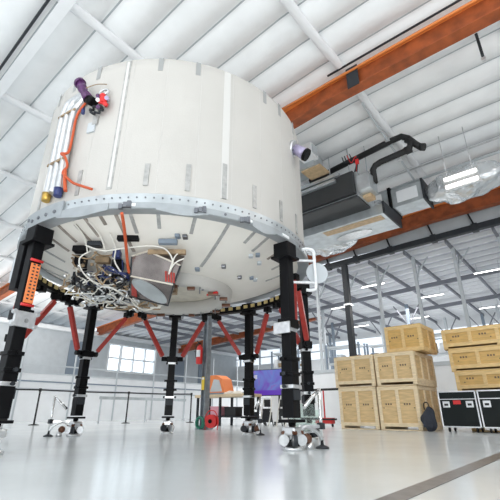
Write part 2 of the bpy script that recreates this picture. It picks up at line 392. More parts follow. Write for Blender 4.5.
# straps and tape patches
def wall_strip(ang, z0, z1, wdeg, m, lift=.012, name='strap', slope=0.0):
    b = new(); n = 6; cols = []
    for i in range(n + 1):
        z = z0 + (z1 - z0) * i / n; a = ang + slope * i / n
        cols.append([b.verts.new(polar(RS + l, a + s * wdeg / 2, z)) for s, l in ((-1, .001), (-1, lift), (1, lift), (1, .001))])
    for A, B in zip(cols, cols[1:]):
        for k in range(3): b.faces.new((A[k], A[k + 1], B[k + 1], B[k]))
    b.faces.new(cols[0]); b.faces.new(cols[-1][::-1]); return build(name, b, m, shell)
def dome_strip(ang, r0, r1, wid, m, name='dome_strap', slope=0.0):
    b = new(); n = 8; cols = []
    for i in range(n + 1):
        r = r0 + (r1 - r0) * i / n; a = ang + slope * i / n; w = math.degrees(wid / 2 / r); z = dome_z(r)
        cols.append([b.verts.new(polar(r, a + s * w, z - l)) for s, l in ((-1, -.001), (-1, .014), (1, .014), (1, -.001))])
    for A, B in zip(cols, cols[1:]):
        for k in range(3): b.faces.new((A[k], A[k + 1], B[k + 1], B[k]))
    b.faces.new(cols[0]); b.faces.new(cols[-1][::-1]); return build(name, b, m, dome)
for a in (236, 248.5, 272.3, 285.5, 313.7, 323, 336, 348, 224, 212): wall_strip(a, 5.98, 6.27, 1.7, 'tapeg', .005)
wall_strip(260.4, 3.62, 6.24, 2.0, 'seam', .006, slope=.2); wall_strip(260.4, 3.66, 6.22, .9, 'seamw', .010, slope=.2)
wall_strip(296.5, 3.6, 6.24, 2.6, 'seamw', .005); 
for a, z0, z1 in ((271.8, 3.66, 4.05), (284.5, 3.62, 4.1), (296.4, 3.6, 4.25), (308, 3.6, 4.03), (321.5, 3.6, 4.0), (334, 3.6, 4.0), (249, 3.6, 4.05), (229, 3.6, 3.95)): wall_strip(a, z0, z1, 1.5, 'seam', .018)
for a in range(200, 350, 12): wall_strip(a + 3, 3.56, 6.24, .10, 'seamw', .003, 'seam_line')
for a, r0, r1, m in ((256.5, 2.5, 2.78, 'seamd'), (250.5, 2.3, 2.75, 'seamd'), (245, 2.25, 2.6, 'seamd'), (262, 1.9, 2.75, 'seamd'), (267, 2.3, 2.75, 'seam'), (238, 2.3, 2.7, 'seamd'), (276, 2.4, 2.75, 'seam'), (288, 2.35, 2.75, 'seam'),
                     (300, 1.6, 2.75, 'seam'), (311, 2.4, 2.75, 'seam'), (318, 2.3, 2.72, 'seam'), (330, 2.3, 2.7, 'seamd'), (342, 2.2, 2.6, 'seam'), (228, 2.2, 2.6, 'seamd'), (215, 2.1, 2.6, 'seam'), (200, 2.0, 2.6, 'seam'), (185, 2, 2.6, 'seam'), (355, 2.0, 2.5, 'seam')):
    dome_strip(a, r0, r1, .055, m)
for i, (a, r) in enumerate(((283, 2.27), (286, 2.27), (320, 2.2), (322.5, 2.28), (333, 1.65), (346, 1.83), (341, 1.8), (313, 1.75), (329, 2.15), (299, 1.5), (194, 1.9))):   # small dark sensor patches
    b = new(); z = dome_z(r); p = Vector(polar(r, a, z - .015)); box(b, p.x - .04, p.x + .04, p.y - .06, p.y + .06, p.z - .02, p.z + .03, .01); build('sensor_patch', b, ('bluegrey', 'bolt', 'palegrey')[i % 3], dome)
b = new(); 
for i, (a, z) in enumerate(((249, 5.02), (250.2, 5.1), (251, 4.9), (250, 4.85))): pass
wall_strip(250.0, 4.78, 4.98, 3.0, 'palegrey', .03, 'sensor_patch'); wall_strip(251.3, 4.92, 5.1, 2.0, 'seam', .035, 'sensor_patch')

# pipes rising up the shell on the left
def shellp(ang, z, off=.08): return polar(RS + off, ang, z)
for i, (a, zt) in enumerate(((235.6, 5.55), (238.6, 5.52), (241.6, 5.42))):
    pts = [shellp(a + .8, 3.72), shellp(a + .5, 4.3), shellp(a, 5.0), shellp(a + .1, zt - .25), shellp(a + 1.0, zt - .05), shellp(a + 3.0, zt + .04), shellp(247.5, 5.62 - i * .03, .1)]
    b = new(); tube(b, smooth_path(pts), .062, 12); p = build('riser_pipe', b, 'silver', mod)
    if i != 1:
        b = new(); tube(b, [shellp(a + .8, 3.62), shellp(a + .8, 3.76)], [.06, .075], 14); build('pipe_cap', b, 'gold' if i == 0 else 'blue', p)
for z in (4.3, 5.3):
    b = new(); arc_plate(b, RS + .12, 234.6, 243.4, z - .02, z + .02, .02); build('pipe_clamp', b, 'tan', mod)
b = new(); tube(b, smooth_path([shellp(249.5, 5.35, .14), shellp(247.5, 5.32, .13), shellp(245, 5.1, .13), shellp(244.2, 4.7, .1), shellp(243.8, 4.42, .1), shellp(242.2, 4.38, .16), shellp(244.3, 4.28, .16), shellp(245.2, 4.12, .12), shellp(243.8, 4.02, .12), shellp(245.5, 3.92, .12), shellp(248, 3.8), shellp(252, 3.68, .12), shellp(257, 3.55, .16)]), .021, 10); build('orange_cord', b, 'cord', mod)
b = new(); tube(b, smooth_path([shellp(244.6, 4.05, .12), shellp(245, 3.85, .1), shellp(246.2, 3.66, .1)]), .03, 8); build('orange_cord', b, 'cord', mod)
b = new(); tube(b, smooth_path([(*polar(2.98, 267, 3.1)[:2], 3.12), polar(2.7, 266, 3.0), polar(2.3, 263.5, 2.85), polar(2.0, 261, 2.72), polar(1.85, 260, 2.62)]), .024, 10); build('orange_cord', b, 'cord', mod)
# connector cluster at the top of the pipes
def blob(b, c, r, sx=1, sy=1, sz=1, sub=2):
    mt = Matrix.Translation(c) @ Matrix.Diagonal((sx, sy, sz, 1)); bmesh.ops.create_icosphere(b, subdivisions=sub, radius=r, matrix=mt)
b = new(); tube(b, [shellp(245.2, 5.76, .20), shellp(246.4, 5.62, .17), shellp(246.6, 5.60, .17), shellp(249.2, 5.38, .14)], [.085, .08, .062, .09], 16); pc = build('port_fitting', b, 'purple', mod)
b = new(); tube(b, [shellp(244.9, 5.78, .21), shellp(245.5, 5.74, .20)], [.10, .10], 16); build('fitting_rim', b, 'purple', pc)
b = new(); tube(b, [shellp(248.8, 5.40, .14), shellp(251.6, 5.28, .13)], [.085, .075], 14); build('port_elbow', b, 'black', mod)
b = new(); blob(b, shellp(254.0, 5.42, .1), .055); build('valve_knob', b, 'redb', mod)
b = new(); blob(b, shellp(254.8, 5.31, .12), .065); tube(b, [shellp(253.4, 5.27, .12), shellp(256.6, 5.19, .12)], .022, 8); build('valve_knob', b, 'redb', mod)
b = new(); pts = [Vector(shellp(252.4 + 2.2 * math.cos(t / 7), 5.15 + .07 * math.sin(t / 7), .1 + .03 * math.sin(t))) for t in range(0, 92)]; tube(b, pts, .02, 6); build('wire_coil', b, 'dark', mod)
b = new(); pts = [Vector(shellp(253.8 + 1.6 * math.cos(t / 6), 5.53 + .05 * math.sin(t / 6), .08)) for t in range(0, 60)]; tube(b, pts, .02, 6); build('wire_coil', b, 'silver', mod)
b = new(); tube(b, smooth_path([shellp(247, 5.6, .2), shellp(250, 5.76, .08), shellp(254, 5.72, .06)]), .008, 6); build('thin_cable', b, 'tan', mod)
b = new(); tube(b, [shellp(246.4, 5.32, .1), shellp(246.9, 5.16, .1)], .032, 8); build('blue_fitting', b, 'blue', mod)
for k, (a_, z_, m_) in enumerate(((252.3, 5.45, 'purple'), (253.2, 5.2, 'purple'), (255.8, 5.36, 'lilac'), (252.6, 5.36, 'silver'), (255.6, 5.24, 'redb'))):
    b = new(); tube(b, [shellp(a_ - .4, z_, .06), shellp(a_ + .5, z_ - .05, .15)], .035, 10); build('valve_fitting', b, m_, mod)
# side port on the right
b = new(); tube(b, [shellp(334.5, 5.55, -.02), shellp(334.5, 5.53, .05)], [.17, .17], 20); sp = build('side_port', b, 'silver', mod)
b = new(); tube(b, [shellp(334.6, 5.53, .05), shellp(335.2, 5.36, .24)], [.105, .12], 20); build('port_sleeve', b, 'lilac', sp)
b = new(); tube(b, [shellp(335.2, 5.36, .24), shellp(335.4, 5.32, .29)], [.135, .13], 20); build('port_cap', b, 'black', sp)
for k in range(8):
    a = k * 45; b = new(); disc(b, shellp(334.5 + 2.6 * math.cos(R(a)), 5.55 + .14 * math.sin(R(a)), .0), polar(1, 334, 0), .025, .04, 8); build('port_bolt', b, 'bolt', sp)

# black lower support arc with pale tabs
for (a0, a1) in ((10, 215),):
    b = new(); lathe(b, [(2.66, 2.95), (2.82, 2.95), (2.82, 3.10), (2.66, 3.10), (2.66, 2.95)], 90, a0, a1, False); sr = build('support_arc', b, 'black', mod)
for k in range(40):
    a = 12 + k * 5.1; b = new(); arc_plate(b, 2.63, a, a + 2.4, 3.01, 3.09, .03, 3); build('yellow_tab', b, 'hazard', sr)
for a in (30, 78, 120, 156, 165, 182):
    for s in (-1, 1):
        p = Vector(polar(2.74, a + s * 3, 2.86)); b = new(); box(b, p.x - .08, p.x + .08, p.y - .08, p.y + .08, 2.84, 2.96, .015); build('mounting_block', b, 'black', sr)

# equipment hanging under the dome
def pp(ang, r, z): return Vector(polar(r, ang, z))
# positions: local x (right), y (away)
b = new()    # faceted metal container
def prism(b, top, bot):
    T = [b.verts.new(p) for p in top]; B = [b.verts.new(p) for p in bot]; n = len(T)
    b.faces.new(T); b.faces.new(B[::-1])
    for i in range(n): b.faces.new((T[i], B[i], B[(i + 1) % n], T[(i + 1) % n]))
c0 = {'a': (-.27, -1.95, 2.86), 'b': (.0, -2.0, 2.93), 'c': (.54, -1.95, 2.70), 'd': (-.30, -1.80, 2.57), 'e': (.42, -1.80, 2.42), 'f': (-.50, -1.15, 2.40), 'g': (.22, -1.15, 2.24)}
Q = {k: b.verts.new(p) for k, p in c0.items()}; U = {'a': b.verts.new((-.30, -1.72, 3.0)), 'c': b.verts.new((.56, -1.70, 2.98)), 'f': b.verts.new((-.50, -1.0, 2.86)), 'g': b.verts.new((.36, -1.0, 2.86))}
b.faces.new([Q[k] for k in 'abced']); b.faces.new([Q[k] for k in 'degf'])
b.faces.new([Q['a'], Q['d'], Q['f'], U['f'], U['a']]); b.faces.new([Q['c'], U['c'], U['g'], Q['g'], Q['e']])
b.faces.new([Q['f'], Q['g'], U['g'], U['f']]); b.faces.new([Q['b'], Q['a'], U['a']]); b.faces.new([Q['b'], U['a'], U['c'], Q['c']]); b.faces.new([U['a'], U['f'], U['g'], U['c']])
bx = build('metal_container', b, 'steelbox', mod)
VV = {k: Vector(p) for k, p in c0.items()}
def on(k0, k1, k2, u, v_, off):
    o_ = VV[k0]; X = VV[k1] - o_; Y_ = VV[k2] - o_; n_ = X.cross(Y_).normalized()
    if n_.z > 0 : n_ = -n_
    return o_ + X * u + Y_ * v_ + n_ * off
def patch(name, k0, k1, k2, uv, m, off=.006, th=.01):
    b = new(); T = [b.verts.new(on(k0, k1, k2, u, v_, off + th)) for u, v_ in uv]; Bk = [b.verts.new(on(k0, k1, k2, u, v_, -.002)) for u, v_ in uv]
    b.faces.new(T); b.faces.new(Bk[::-1])
    for i in range(len(uv)): b.faces.new((T[i], Bk[i], Bk[(i + 1) % len(uv)], T[(i + 1) % len(uv)]))
    return build(name, b, m, bx)
patch('oval_panel', 'd', 'e', 'f', [(.50 + .44 * math.cos(t * math.pi / 14) + .10 * math.sin(t * math.pi / 14), .50 + .40 * math.sin(t * math.pi / 14) + .22 * math.cos(t * math.pi / 14)) for t in range(28)], 'duct')
for k in range(4): patch('red_decal', 'a', 'c', 'd', [(.70 + .055 * k, .42), (.735 + .055 * k, .40), (.755 + .055 * k, .92), (.72 + .055 * k, .92)], 'red')
patch('red_decal', 'd', 'e', 'f', [(.05, .30), (.18, .55), (.22, .90), (.08, .85)], 'red')
for p, q in ('de', 'df', 'eg', 'fg', 'ad', 'ce', 'ab', 'bc'):
    b = new(); bar(b, VV[p], VV[q], .022, .022); build('container_edge', b, 'cream' if (p, q) in (('d', 'e'), ('a', 'b'), ('b', 'c')) else 'dark', bx)
b = new(); box(b, .0, .62, -2.02, -1.94, 2.88, 2.96, .01); build('brown_bracket', b, 'tan', mod)
random.seed(11)
# black mounting boxes around the cluster
for (x, y, z, sx, sy, sz, m) in ((-1.15, -1.9, 3.0, .11, .08, .05, 'black'), (-.86, -2.05, 3.03, .11, .07, .04, 'dark'), (-.28, -2.2, 3.07, .17, .05, .04, 'black'), (.35, -2.15, 3.03, .15, .05, .04, 'bluegrey'), (-1.25, -1.6, 2.9, .08, .10, .09, 'black'),
                             (-1.35, -1.2, 2.7, .14, .12, .12, 'dark'), (-.85, -1.65, 2.9, .12, .06, .05, 'tan'), (-.6, -1.6, 2.84, .08, .1, .07, 'black'), (-.95, -1.0, 2.62, .2, .14, .12, 'dark'), (-1.5, -.9, 2.74, .10, .12, .12, 'brown'), (-.75, -.8, 2.5, .2, .12, .1, 'bolt'), (-.55, -1.85, 2.95, .06, .06, .08, 'blue'), (-1.3, -.5, 2.66, .14, .1, .08, 'silver'), (-.2, -.9, 2.5, .26, .09, .07, 'bolt'), (.1, -.85, 2.62, .2, .1, .08, 'tan')):
    b = new(); box(b, x - sx, x + sx, y - sy, y + sy, z - sz, z + sz, .012); build('equipment_box', b, m, mod)
def wob(n, lo, hi, r, m, name, seg=5, spread=.30):
    for _ in range(n):
        x = random.uniform(lo[0], hi[0]); y = random.uniform(lo[1], hi[1]); z = random.uniform(lo[2], hi[2]); pts = [Vector((x, y, z))]
        for _k in range(seg):
            x = min(hi[0], max(lo[0], x + random.uniform(-spread, spread))); y = min(hi[1], max(lo[1], y + random.uniform(-spread, spread))); z = min(hi[2], max(lo[2], z + random.uniform(-.20, .16))); pts.append(Vector((x, y, z)))
        b = new(); tube(b, smooth_path(pts, 5), r, 6); build(name, b, m, mod)
wob(16, (-1.45, -1.7, 2.3), (-.35, -.7, 2.75), .010, 'wire', 'white_cable')
wob(9, (-1.4, -1.6, 2.28), (-.4, -.7, 2.7), .014, 'silver', 'steel_hose')
wob(18, (-1.4, -1.9, 2.35), (-.4, -.7, 2.95), .013, 'tan', 'tan_cable')
wob(14, (-1.4, -1.7, 2.35), (-.4, -.7, 2.8), .016, 'blackm', 'black_cable')
wob(6, (-1.2, -1.9, 2.6), (-.35, -1.2, 2.9), .012, 'blue', 'blue_cable')
wob(4, (-.9, -1.0, 2.26), (.2, -.8, 2.4), .016, 'tan', 'tan_cable')
wob(4, (-.9, -1.0, 2.24), (.2, -.8, 2.4), .014, 'wire', 'white_cable')
for pts in (((-.95, -1.95, 2.96), (-1.12, -1.95, 2.82), (-1.08, -1.8, 2.62), (-.85, -1.6, 2.45)), ((-1.0, -2.1, 3.0), (-.7, -2.1, 2.9), (-.35, -2.15, 2.92), (.0, -2.1, 2.98), (.3, -2.1, 2.93), (.42, -2.0, 2.75), (.36, -1.95, 2.55)), ((.38, -1.97, 2.62), (.48, -2.0, 2.74), (.60, -2.0, 2.80)), ((.37, -1.97, 2.58), (.44, -2.02, 2.8), (.50, -2.0, 2.9)), ((-.55, -2.3, 3.12), (-.5, -2.1, 2.95), (-.56, -1.9, 2.8), (-.45, -1.8, 2.62)), ((-1.05, -2.55, 3.2), (-.98, -2.2, 3.08), (-1.0, -1.95, 2.9)), ((-.8, -2.55, 3.2), (-.72, -2.25, 3.1), (-.68, -2.0, 2.9))):
    b = new(); tube(b, smooth_path(pts, 6), .0125, 8); build('looped_cable', b, 'wire', mod)
for _ in range(95):
    x = random.uniform(-1.5, -.35); y = random.uniform(-1.8, -.75); z = 2.36 + max(0, (-1.1 - y)) * .45 + random.uniform(-.1, .25); b = new()
    if random.random() < .35: blob(b, (x, y, z), random.uniform(.025, .045), sub=1)
    else: tube(b, [(x, y, z), (x + random.uniform(-.12, .12), y + random.uniform(-.1, .1), z - random.uniform(.03, .12))], random.uniform(.014, .03), 8)
    build('hose_fitting', b, random.choice(['silver', 'chrome', 'tan', 'bolt', 'silver', 'black', 'cream']), mod)
for x, y in ((.75, -1.0), (1.0, -.6), (.55, .9), (.9, .6), (.1, 1.15), (-.5, 1.1)):
    b = new(); tube(b, [(x, y, 2.62), (x, y, 2.50)], .012, 6); build('hanging_clip', b, 'bolt', nz)
b = new(); bar(b, (1.05, -.75, 2.6), (.85, -.62, 2.58), .05, .03); build('red_tie', b, 'redb', nz)

# ------------------------------------------------------------------ support stands
def stand(ang, label, kind=None, low=.35, braces=(-1, 1), extra=None):
    th = R(ang); r = 2.87
    t = thing('support_stand', label, 'stand', (CX + r * math.cos(th), CY + r * math.sin(th), 0), th, 'black stands around the module')
    # local x = radial outwards, y = tangential
    b = new(); box(b, -.086, .086, -.086, .086, .42, 3.0, .012); build('mast', b, 'black', t)
    b = new(); box(b, -.097, .097, -.097, .097, .42, 1.25, .01); sl = build('outer_sleeve', b, 'black', t)
    b = new(); box(b, -.14, .14, -.15, .15, .36, .40, .006); build('foot_plate', b, 'black', t)
    b = new(); box(b, -.16, .13, -.14, .14, 2.90, 3.16, .02); tb = build('top_bracket', b, 'black', t)
    b = new(); box(b, -.19, .16, -.17, .17, 2.88, 2.92); build('bracket_flange', b, 'black', tb)
    for z in (1.22, 1.66, 1.0, .82):
        w_ = .115 if z < 1.3 else .10
        b = new(); box(b, -w_, w_, -w_, w_, z, z + .055, .008); cl = build('clamp', b, 'silver' if z in (.82, 1.66) else 'black', t)
        for s in (-1, 1):
            b = new(); tube(b, [(-.02, s * w_, z + .03), (-.02, s * (w_ + .05), z + .03)], [.022, .03], 10); build('clamp_knob', b, 'black' if z > 1.0 else 'dark', cl)
    # cream label plates near the foot
    for s in (-1, 1):
        b = new(); box(b, -.115 if s < 0 else .098, -.098 if s < 0 else .115, -.09, .09, .66, .80, .004); build('side_plate', b, 'dark', t)
    # braces up to the ring, from a collar at 1.7 m
    b = new(); box(b, -.11, .11, -.14, .14, 1.72, 1.86, .01); build('brace_collar', b, 'black', t)
    for s in braces:
        top = Vector((-.22 - .12, s * .80, 2.80)); low_ = Vector((-.02, s * .22, 1.80))
        b = new(); tube(b, [low_ + (Vector((0, -s * .08, 0))), low_ + Vector((0, s * .06, .0))], .06, 12); build('brace_hinge', b, 'black', t)
        b = new(); d = (top - low_).normalized(); bar(b, low_ + d * .08, top - d * .06, .10, .10, .012); br = build('brace', b, 'red', t)
        b = new(); tube(b, [top - d * .08, top + d * .02], .03, 8); box(b, top.x - .09, top.x + .09, top.y - .07, top.y + .07, top.z - .02, top.z + .1, .01); build('brace_end', b, 'black', br)
    # castor jack foot
    b = new(); tube(b, [(0, 0, .38), (0, 0, .10)], .055, 14); f = build('jack_screw', b, 'chrome', t)
    b = new(); box(b, -.11, .11, -.11, .11, .19, .30, .03); build('jack_body', b, 'silver', t)
    b = new(); lathe(b, [(.0, .04), (.14, .04), (.15, .03), (.15, .0), (0, .0)], 28); build('foot_pad', b, 'silver', t)
    b = new(); tube(b, [(0, 0, .05), (0, 0, .12)], [.11, .06], 18); build('pad_socket', b, 'black', t)
    for k in range(4 if kind != 'A' else 0):
        a = R(45 + 90 * k); c, s_ = math.cos(a), math.sin(a); b = new()
        tube(b, [(c * .13 - s_ * .03, s_ * .13 + c * .03, .13), (c * .13 + s_ * .03, s_ * .13 - c * .03, .13)], .075, 18); wl = build('wheel', b, ('silver', 'dark')[k % 2], t)
        b = new(); bar(b, (c * .06, s_ * .06, .29), (c * .16, s_ * .16, .21), .07, .04, .01); build('wheel_fork', b, 'brown', wl)
    if kind == 'lever':
        sx, sy = extra
        n = math.hypot(sx, sy); ux, uy = sx / n, sy / n
        b = new(); tube(b, [(sx, sy, .02), (sx, sy, .84)], .026, 12); arm = build('steady_post', b, 'chrome', t)
        b = new(); tube(b, [(sx, sy, 0), (sx, sy, .02), (sx, sy, .05)], [.10, .10, .03], 20); build('post_foot', b, 'dark', arm)
        b = new(); tube(b, smooth_path([(ux * .1, uy * .1, .22), (ux * .25, uy * .25, .30), (sx * .85, sy * .85, .22), (sx, sy, .12)]), .03, 10); build('curved_arm', b, 'silver', arm)
        b = new(); blob_at = (ux * .26, uy * .26, .14); bmesh.ops.create_icosphere(b, subdivisions=2, radius=.075, matrix=Matrix.Translation(blob_at)); build('swivel_housing', b, 'brown', arm)
        b = new(); tube(b, [(ux * .30, uy * .30, 0), (ux * .30, uy * .30, .09)], [.07, .05], 16); build('swivel_pad', b, 'silver', arm)
        b = new(); tube(b, [(sx, sy, .82), (ux * .22, uy * .22, .56)], [.022, .034], 10); build('diagonal_strut', b, 'chrome', arm)
        b = new(); bar(b, (sx, sy, .30), (ux * .12, uy * .12, .30), .04, .05, .008); build('cross_arm', b, 'silver', arm)
        b = new(); box(b, sx - .045, sx + .045, sy - .045, sy + .045, .26, .35, .01); build('post_clamp', b, 'dark', arm)
    return t
sA = stand(-124.5, 'black support stand nearest the left edge, with an orange perforated strip', 'A', braces=(-1,))
b = new(); box(b, -.07, .07, .108, .125, 1.95, 2.55, .004); pa = build('perforated_strip', b, 'orangep', sA)
for k in range(22):
    b = new(); x = -.05 + .06 * (k % 2); z = 2.0 + (k // 2) * .052; box(b, x, x + .03, .124, .128, z, z + .022); build('strip_hole', b, 'dark', pa)
for z in (1.92, 2.6):
    b = new(); tube(b, [(-.09, .12, z), (.09, .12, z)], .022, 8); build('red_clip', b, 'redb', pa)
b = new(); box(b, -.15, .15, .10, .15, 1.60, 1.82, .01); cp = build('clamp_plate', b, 'silver', sA)
for x in (-.16, .16):
    for z in (1.62, 1.8): b = new(); tube(b, [(x, .1, z), (x, .17, z)], .03, 10); build('plate_bolt', b, 'silver', cp)
b = new(); box(b, -.10, .10, -.36, -.16, 2.2, 3.0, .01); build('second_rail', b, 'black', sA)
b = new(); box(b, -.08, .06, -.52, -.40, 2.35, 2.75, .01); build('junction_box', b, 'palegrey', sA)
sB = stand(142.5, 'black support stand behind left, its foot beside a slanted chrome post', 'lever', extra=(.30, .42))
sC = stand(98, 'black support stand straight behind the module, between two rope posts', 'C')
sD = stand(55, 'black support stand behind right, in front of the wooden workbench', 'lever', extra=(-.05, -.36))
sF = stand(9, 'black support stand half hidden behind the nearest right stand', 'F')
sG = stand(187, 'black support stand almost wholly hidden behind the stand nearest the left edge', 'A', braces=(-1,))
sE = stand(-37.5, 'large black support stand nearest the camera, right of centre, silver castor foot', 'lever', extra=(.20, .50), braces=(1,))
b = new(); box(b, -.18, .12, -.165, -.13, 1.62, 1.80, .01); cp = build('clamp_plate', b, 'silver', sE)
b = new(); box(b, -.19, -.13, -.13, .13, 1.62, 1.80, .01); build('clamp_plate', b, 'silver', sE)
t = thing('white_pipe', 'bent white pipe with a pale round plate beside the top of the near right stand', 'pipe', (1.02, 6.45, 0), R(5))
b = new(); tube(b, smooth_path([(-.10, .0, 3.16), (.0, 0, 3.18), (.10, 0, 3.14), (.11, 0, 3.0), (.11, 0, 2.5), (.06, 0, 2.42), (-.06, 0, 2.42)]), .028, 10); build('pipe_bend', b, 'white', t)
b = new(); disc(b, (.16, .05, 2.75), (0, 1, 0), .19, .02, 28); build('round_plate', b, 'palegrey', t)
for z in (2.55, 2.95): b = new(); bar(b, (-.3, 0, z), (.12, 0, z), .04, .04, .005); build('pipe_clamp', b, 'silver', t)
# clear panel beside the near right foot
t = thing('acrylic_shield', 'round-cornered clear acrylic shield standing beside the near right foot', 'shield', (.86, 6.75, 0), R(10))
b = new(); box(b, -.24, .24, -.008, .008, .22, .62); 
bmesh.ops.bevel(b, geom=[e for e in b.edges if abs(e.verts[0].co.y - e.verts[1].co.y) > .01], offset=.09, segments=5, affect='EDGES'); build('clear_sheet', b, 'clear', t)
b = new(); box(b, -.26, .26, -.015, .015, .20, .22); box(b, -.26, -.22, -.02, .02, 0, .2); box(b, .22, .26, -.02, .02, 0, .2); build('shield_base', b, 'silver', t)

# ------------------------------------------------------------------ crates
def crate(label, loc, w, d, h, kind='p', group='wooden crates stacked on the right', skid=.10, panels=2, dp=None):
    P, B = ('ply', 'batten') if kind == 'p' else ('ply2', 'batten2')
    t = thing('wooden_crate', label, 'crate', loc, HA, group)
    z0 = skid
    b = new(); box(b, .02, w - .02, .02, d - .02, z0, h - .015); build('plywood_box', b, P, t)
    b = new(); box(b, 0, w, 0, d, h - .02, h, .004); build('lid', b, P, t)
    s = .10
    # front frame (y=0) and right side frame (x=w)
    def batt(x0, x1, z0_, z1): 
        b = new(); box(b, x0, x1, -.012, .02, z0_, z1, .003); build('batten', b, B, t)
    batt(0, w, h - .02 - s, h - .02); batt(0, w, z0, z0 + s)
    for i in range(panels + 1):
        x = i * (w - s) / panels; batt(x, x + s, z0 + s, h - .02 - s)
    def batt2(y0, y1, z0_, z1):
        b = new(); box(b, w - .02, w + .012, y0, y1, z0_, z1, .003); build('side_batten', b, B, t)
    batt2(0, d, h - .02 - s, h - .02); batt2(0, d, z0, z0 + s)
    n2 = max(1, int(round(d / .7)))
    for i in range(n2 + 1):
        y = i * (d - s) / n2; batt2(y, y + s, z0 + s, h - .02 - s)
    for x in (0, w / 2 - .06, w - .12) if w > 1.6 else (0, w - .12):
        b = new(); box(b, x, x + .12, 0, d, 0, skid); build('skid', b, B, t)
    b = new(); box(b, 0, w, 0, .09, 0, .025); build('skid_board', b, B, t)
    # stencilled marks: a dash of characters and a handle dot
    cw = (w - s) / panels
    for i in range(panels):
        cx = s + i * cw + (cw - s) / 2; zc = z0 + (h - z0) * .52; b = new()
        for k in range(3): box(b, cx - .12 + k * .075, cx - .12 + k * .075 + .045, -.004 + .02, .0185, zc, zc + .05)
        if len(b.verts): build('stencil', b, 'ink', t)
        b = new(); disc(b, (cx + .18 * (1 if i else -1), .021, zc - .08), (0, -1, 0), .018, .006, 10); build('latch', b, 'ink', t)
    return t
crate('pale wooden crate on the floor at the left end, under another', hall(-6.65, 12.5, 0), 1.27, 1.1, 1.24)
crate('pale wooden crate on top of the leftmost two-crate stack', hall(-6.72, 12.48, 1.24), 1.38, 1.12, .98)
crate('pale wooden crate at the foot of the three-crate stack beside the black bag', hall(-5.32, 12.5, 0), 1.22, 1.9, 1.24)
crate('pale wooden crate in the middle of the three-crate stack', hall(-5.27, 12.47, 1.24), 1.22, 1.9, .99)
crate('golden wooden crate topmost of the left three-crate stack', hall(-4.92, 12.7, 2.23), 1.14, 1.35, .83, 'g', skid=.03)
crate('golden wooden crate on top of the stack behind the black cases', hall(-3.36, 13.3, 2.26), 3.0, 1.2, .60, 'g', panels=4, skid=.08)
crate('golden wooden crate in the middle of the stack behind the black cases', hall(-3.26, 13.3, 1.61), 3.0, 1.2, .65, 'g', panels=4, skid=.08)
crate('golden wooden crate directly above the black cases, lowest one showing', hall(-3.2, 13.3, 1.05), 3.0, 1.2, .56, 'g', panels=4, skid=.08)
crate('wooden crate on the floor hidden mostly behind the black cases', hall(-3.05, 13.4, 0), 2.9, 1.1, 1.05, 'g', panels=4, skid=.08)

# flight cases
def flight_case(label, loc, w, d, h, red):
    t = thing('flight_case', label, 'case', loc, HA, 'black flight cases in front of the golden crates')
    b = new(); box(b, 0, w, 0, d, .13, h, .012); build('case_body', b, 'casep', t)
    e = .035
    for nm, q in (('edge', (0, w, 0, 0)),):
        for (x0, x1, y0, y1, z0, z1) in ((0, w, 0, 0, h, h), (0, w, 0, 0, .13, .13), (0, 0, 0, 0, .13, h), (w, w, 0, 0, .13, h), (w, w, d, d, .13, h), (w, w, 0, d, h, h), (w, w, 0, d, .13, .13), (0, 0, 0, d, h, h)):
            b = new(); box(b, x0 - e / 2, x1 + e / 2, y0 - e / 2, y1 + e / 2, z0 - e / 2, z1 + e / 2, .006); build('metal_edge', b, 'silver', t)
    b = new(); box(b, 0, w, -.012, .0, h * .80, h * .80 + .02); build('lid_seam', b, 'silver', t)
    for x in (.08, w - .26):
        b = new(); box(b, x, x + .18, -.014, .01, h * .60, h * .76, .01); hd = build('recessed_handle', b, 'silver', t)
        b = new(); box(b, x + .04, x + .14, -.022, -.01, h * .645, h * .70, .006); build('handle_grip', b, 'blackm', hd)
    for x in (.42, .58):
        pass
    if red: b = new(); box(b, w / 2 - .11, w / 2 + .08, -.012, .01, h * .68, h * .78, .004); build('red_sticker', b, 'redb', t)
    for x in (.12, w - .12):
        for y in (.1, d - .1):
            b = new(); tube(b, [(x - .02, y, .06), (x + .02, y, .06)], .06, 14); wl = build('castor', b, 'blackm', t)
            b = new(); box(b, x - .035, x + .035, y - .03, y + .03, .1, .135); build('castor_fork', b, 'silver', wl)
    return t
flight_case('black flight case with a red sticker beside the bag', hall(-3.52, 12.45, 0), .93, .75, 1.02, True)
flight_case('black flight case cut by the right edge of the picture', hall(-2.50, 12.35, 0), 1.05, .75, 1.02, False)
# bag
t = thing('duffel_bag', 'slumped dark bag standing between the crate stack and the flight case', 'bag', hall(-3.86, 12.4, 0), HA)
b = new(); bmesh.ops.create_icosphere(b, subdivisions=3, radius=1, matrix=Matrix.Translation((0, 0, .30)) @ Matrix.Diagonal((.20, .17, .32, 1)))
for q in b.verts:
    q.co.x += .03 * math.sin(q.co.z * 14); q.co.y += .02 * math.sin(q.co.z * 19 + q.co.x * 9); q.co.z = max(.0, q.co.z * (1.05 if q.co.x > 0 else .95))
for f in b.faces: f.smooth = True
build('bag_body', b, 'bag', t)
b = new(); tube(b, smooth_path([(-.08, -.02, .56), (-.06, -.06, .72), (.04, -.06, .74), (.08, -.02, .56)]), .015, 8); build('bag_strap', b, 'blackm', t)
b = new(); box(b, -.12, .12, -.19, -.14, .1, .3, .02); build('front_pocket', b, 'bag', t)

